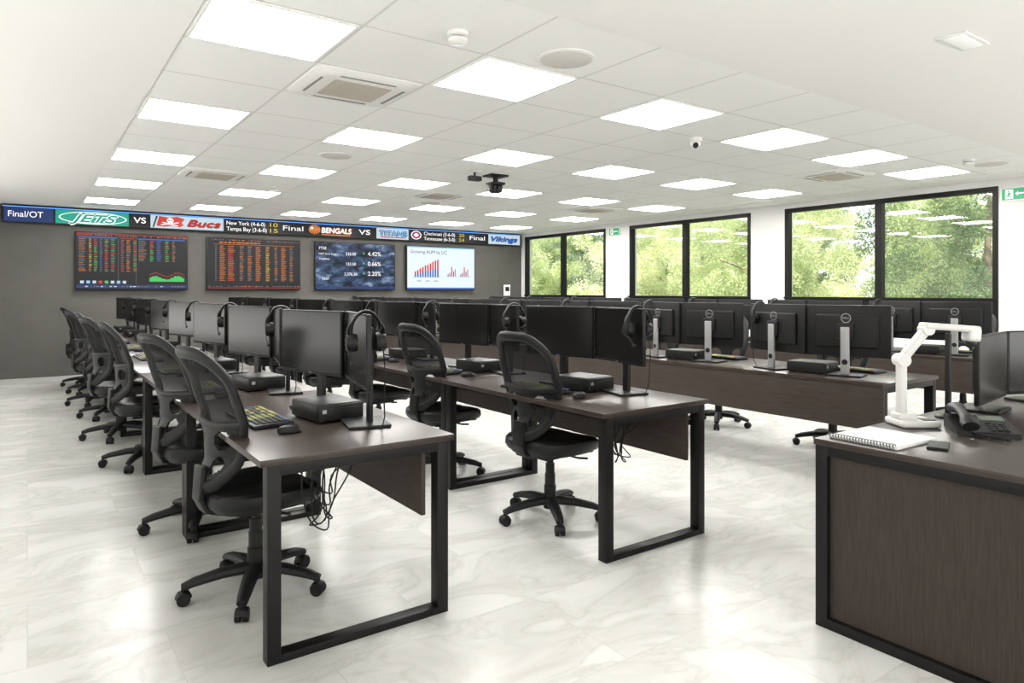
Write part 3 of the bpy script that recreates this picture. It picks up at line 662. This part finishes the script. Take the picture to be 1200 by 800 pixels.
nb = thing("notebook", "white spiral-bound notebook lying closed", "notebook", (2.80, 1.375, T), rad(-2))
f = B(); f.box((.0, 0, .006), (.30, .27, .010), M_paper, .001); f.box((0, 0, .0125), (.302, .272, .002), mat("cover_white", (0.66, 0.67, 0.68), .5)); f.done("pages", parent=nb)
f = B()
for k in range(22): y_ = -.125 + k * .0119; f.tube([(-.150 + .011 * math.cos(a), y_, .0125 + .010 * math.sin(a)) for a in [2 * math.pi * i / 10 for i in range(10)]], .0014, M_black, n=5, closed=True, up=(0, 1, 0))
f.done("spiral_binding", parent=nb)
ph = thing("smartphone", "black smartphone with a dark screen lying flat", "phone", (2.84, 1.185, T), rad(20))
B().box((0, 0, .0045), (.14, .07, .009), M_black, .003).done("body", parent=ph); B().box((0, 0, .0093), (.134, .064, .001), mat("phone_glass", (.01, .01, .012), .45, spec=.25)).done("screen", parent=ph)

dc = thing("document_camera", "white articulated document camera on a flat base", "document camera", (3.20, 1.44, T), rad(-35))
M_dc = mat("grey_white_plastic", (0.64, 0.635, 0.615), 0.35)
f = B(); f.box((0, 0, .016), (.17, .15, .030), M_dc, .012, seg=3); f.box((-.04, 0, .042), (.08, .08, .030), M_dc, .01, seg=3); f.done("base", parent=dc)
B().box((.045, -.03, .0325), (.055, .05, .004), M_pcgrey, .001).done("control_pad", parent=dc)
f = B(); f.box((-.05, 0, .165), (.036, .040, .25), M_dc, .012, seg=3); f.done("lower_arm", parent=dc)
f = B(); f.cyl((-.05, -.030, .29), (-.05, .030, .29), .028, M_dc); f.done("joint", parent=dc)
f = B(); f.cyl((.06, -.027, .425), (.06, .027, .425), .025, M_dc); f.done("joint", parent=dc)
dv = Vector((.11, 0, .135)); f = B(); f.box((.005, 0, .3575), (dv.length, .042, .036), M_dc, .012, rot=Matrix.Rotation(-math.atan2(.135, .11), 3, 'Y'), seg=3); f.done("upper_arm", parent=dc)
f = B(); rh = Matrix.Rotation(rad(4), 3, 'Y'); f.box((.165, 0, .434), (.25, .06, .030), M_dc, .012, rot=rh, seg=3); f.box((.262, 0, .404), (.058, .064, .065), M_dc, .016, rot=rh, seg=3); f.done("camera_head", parent=dc)
f = B(); f.cyl((.260, 0, .375), (.259, 0, .361), .023, M_black); f.done("lens", parent=dc)

up_ = thing("upright_pole", "thin black upright pole with a round foot beside the monitor", "stand", (3.53, 1.43, T))
B().rings([(.055, 0), (.055, .008), (.045, .014), (.012, .018)], M_black, rf).done("foot", parent=up_)
B().box((0, 0, .205), (.022, .022, .385), M_black, .004).done("pole", parent=up_)

dp = thing("desk_phone", "black office desk telephone with corded handset", "telephone", (3.275, 1.20, T), rad(35)); dp.scale = (1.12, 1.12, .95)
f = B(); f.add([(-.09, -.10, 0), (.10, -.10, 0), (.10, .10, 0), (-.09, .10, 0), (-.09, -.10, .02), (.10, -.10, .06), (.10, .10, .06), (-.09, .10, .02)], [[0, 3, 2, 1], [4, 5, 6, 7], [0, 1, 5, 4], [1, 2, 6, 5], [2, 3, 7, 6], [3, 0, 4, 7]], M_black); f.done("body", parent=dp, smooth=False)
sl = .04 / .19; rt = Matrix.Rotation(-math.atan(sl), 3, 'Y')
f = B(); 
for r_ in range(4):
    for k in range(3): x_ = -.065 + r_ * .022; f.box((x_, -.02 - k * .022, .023 + (x_ + .09) * sl), (.014, .016, .006), M_pcgrey, .001, rot=rt, seg=1)
f.done("keypad", parent=dp)
B().box((.06, -.045, .022 + .15 * sl), (.05, .08, .004), mat("lcd_grey", (.12, .14, .12), .3), 0, rot=rt).done("display", parent=dp)
f = B(); f.tube([(-.11, .06, .045), (-.08, .06, .056), (-.05, .06, .072), (.0, .06, .084), (.05, .06, .092), (.09, .06, .090), (.12, .06, .084)], [.023, .026, .019, .016, .019, .026, .024], M_black, n=14, flat=1.2, up=(0, 0, 1)); f.done("handset", parent=dp)
f = B(); f.tube([(-.09 - .09 * i / 120 * 1.0 + .012 * math.cos(i * .9), .06 - .1 * i / 120, max(.012, .04 - .05 * i / 30) + .007 * math.sin(i * .9)) for i in range(121)], .0022, M_black, n=5, up=(0, 1, 0)); f.done("cord", parent=dp)

def place_mon(o_, P0, P1):
    P0 = Vector(P0); P1 = Vector(P1); c_ = (P0 + P1) / 2; d_ = (P1 - P0).normalized()
    a = math.atan2(d_.y, d_.x) + math.pi / 2 
    n = Vector((-math.cos(a), -math.sin(a)))
    if n.y > 0: a += math.pi; n = -n
    c_ = c_ - n * .055
    o_.location = (c_.x, c_.y, T); o_.rotation_euler = (0, 0, a)
m1 = build_monitor("black flat monitor on a low stand on the instructor desk", .52, .335, .385, False); place_mon(m1, (3.66, 1.36), (4.16, 1.42))
m2 = dup(m1, (0, 0, 0), 0, "black flat monitor angled inward on the instructor desk"); place_mon(m2, (4.20, 1.43), (4.70, 1.24))

# ------------------------------------------------------------ outside
Mg = noisy("grass", (0.14, 0.20, 0.08), (0.32, 0.35, 0.16), 3, 0.9)
g_ = B().box((30, 10, -.55), (40.4, 90, .1), Mg).done("ground_outside", smooth=False); struct(g_)
def leafmat(name, c1_, c2_, c3_):
    m = noisy(name, c1_, c2_, 1.4, 0.8, spec=.1)
    r = [n for n in m.node_tree.nodes if n.type == 'VALTORGB'][0]; e_ = r.color_ramp.elements.new(.5); e_.color = (*c3_, 1)
    L = m.node_tree.links; P = m.node_tree.nodes["Principled BSDF"]; out = [n for n in m.node_tree.nodes if n.type == 'OUTPUT_MATERIAL'][0]
    tr_ = nd(m, "ShaderNodeBsdfTranslucent"); mx_ = nd(m, "ShaderNodeMixShader"); mx_.inputs[0].default_value = .45
    L.new(r.outputs[0], tr_.inputs[0]); L.new(P.outputs[0], mx_.inputs[1]); L.new(tr_.outputs[0], mx_.inputs[2]); L.new(mx_.outputs[0], out.inputs[0])
    return m
ML = [leafmat("foliage_light", (.34, .42, .20), (.80, .82, .52), (.58, .65, .36)), leafmat("foliage_dark", (.12, .19, .10), (.42, .50, .28), (.25, .34, .17)), leafmat("foliage_olive", (.50, .54, .32), (.90, .90, .66), (.73, .76, .48))]  # leaf colours raised paler, putting the outdoor haze into them
M_bark = noisy("bark", (.14, .11, .08), (.26, .21, .15), 8, .9, (4, 4, 1))
protos = []
for ti in range(3):
    tr = thing("tree", ["leafy bright green tree outside the windows", "dark green conifer outside the windows", "pale olive-green tree outside the windows"][ti], "tree", (0, 0, 0), 0, "trees outside the windows")
    f = B(); f.tube([(0, 0, 0), (.05, .03, 1.2), (-.05, .1, 2.6), (.05, 0, 4.6)], [.10, .08, .05, .02], M_bark, n=10)
    for k in range(6):
        a = R.uniform(0, 6.28); z_ = 1.0 + k * .5; f.tube([(0, 0, z_), (.5 * math.cos(a), .5 * math.sin(a), z_ + .4), (1.0 * math.cos(a), 1.0 * math.sin(a), z_ + .6)], [.03, .02, .01], M_bark, n=6)
    f.done("trunk", parent=tr)
    f = B(); vs = []; fs = []
    cl = []
    for k in range(120):
        a = R.uniform(0, 6.28); z_ = R.uniform(.5, 5.6); rr_ = (2.1 - .22 * abs(z_ - 2.4)) * math.sqrt(R.random()); cl.append((Vector((rr_ * math.cos(a), rr_ * math.sin(a), z_)), R.uniform(.25, .46)))
    for k in range(68000):
        c_, r0 = R.choice(cl); v = Vector((R.gauss(0, 1), R.gauss(0, 1), R.gauss(0, 1))).normalized(); q0 = c_ + v * r0 * (R.random() ** .35)
        if math.hypot(q0.x, q0.y) > 2.22: continue
        u2 = (v + Vector((R.gauss(0, .6), R.gauss(0, .6), R.gauss(0, .6)))).normalized(); w2 = u2.orthogonal().normalized(); n_ = u2.cross(w2); a = R.uniform(0, 6.28); w2 = w2 * math.cos(a) + n_ * math.sin(a)
        sz = R.uniform(.03, .055); i = len(vs)
        vs += [q0 - u2 * sz, q0 + w2 * sz * .26, q0 + u2 * sz, q0 - w2 * sz * .26]; fs.append([i, i + 1, i + 2, i + 3])
    f.add(vs, fs, ML[ti]); fo = f.done("canopy", parent=tr, smooth=False); fo["kind"] = "stuff"
    protos.append(tr)
pos = []
for k in range(7): pos.append((13.6 + .3 * (k % 2), .4 + 4.5 * k))
for k in range(7): pos.append((18.2, 2.7 + 4.5 * k))
for k in range(8): pos.append((22.8, 5.0 + 4.5 * k))
for k in range(8): pos.append((27.4, 7.2 + 4.5 * k))
used = set()
for i, (x, y) in enumerate(pos):
    t_ = (0, 1, 0, 2, 0, 2, 0, 1, 0, 2, 0, 1, 2)[i % 13]
    loc = (x, y, -.5); rz = R.uniform(0, 6.28)
    if t_ not in used: used.add(t_); o_ = protos[t_]; o_.location = loc; o_.rotation_euler = (0, 0, rz)
    else: o_ = dup(protos[t_], loc, rz)

# ------------------------------------------------------------ light
sun = bpy.data.lights.new("sun", 'SUN'); sun.energy = 9.0; sun.angle = rad(1); sun.color = (1, .96, .88)
so = bpy.data.objects.new("sun", sun); COL.objects.link(so); so.rotation_euler = (rad(20), rad(-42), 0)
def area(name, loc, rot, sx, sy, pw):
    l = bpy.data.lights.new(name, 'AREA'); l.shape = 'RECTANGLE'; l.size = sx; l.size_y = sy; l.energy = pw; l.color = (1, .99, .97)
    o_ = bpy.data.objects.new(name, l); COL.objects.link(o_); o_.location = loc; o_.rotation_euler = rot
# added fill lamps, left and behind the camera, to brighten the ceiling
d_ = Vector((1, 0, 1.8)); area("fill_lamp_side", (-1.6, 5.0, 1.0), d_.to_track_quat('-Z', 'Y').to_euler(), 13, 1.0, 130)
d_ = Vector((0, 1, 1.5)); area("fill_lamp_rear", (4.0, -2.4, 1.0), d_.to_track_quat('-Z', 'Y').to_euler(), 10, 1.2, 290)
wd = bpy.data.worlds.new("world"); scene.world = wd; wd.use_nodes = True
bg = wd.node_tree.nodes["Background"]; bg.inputs[0].default_value = (.90, .95, 1, 1); bg.inputs[1].default_value = 2.5
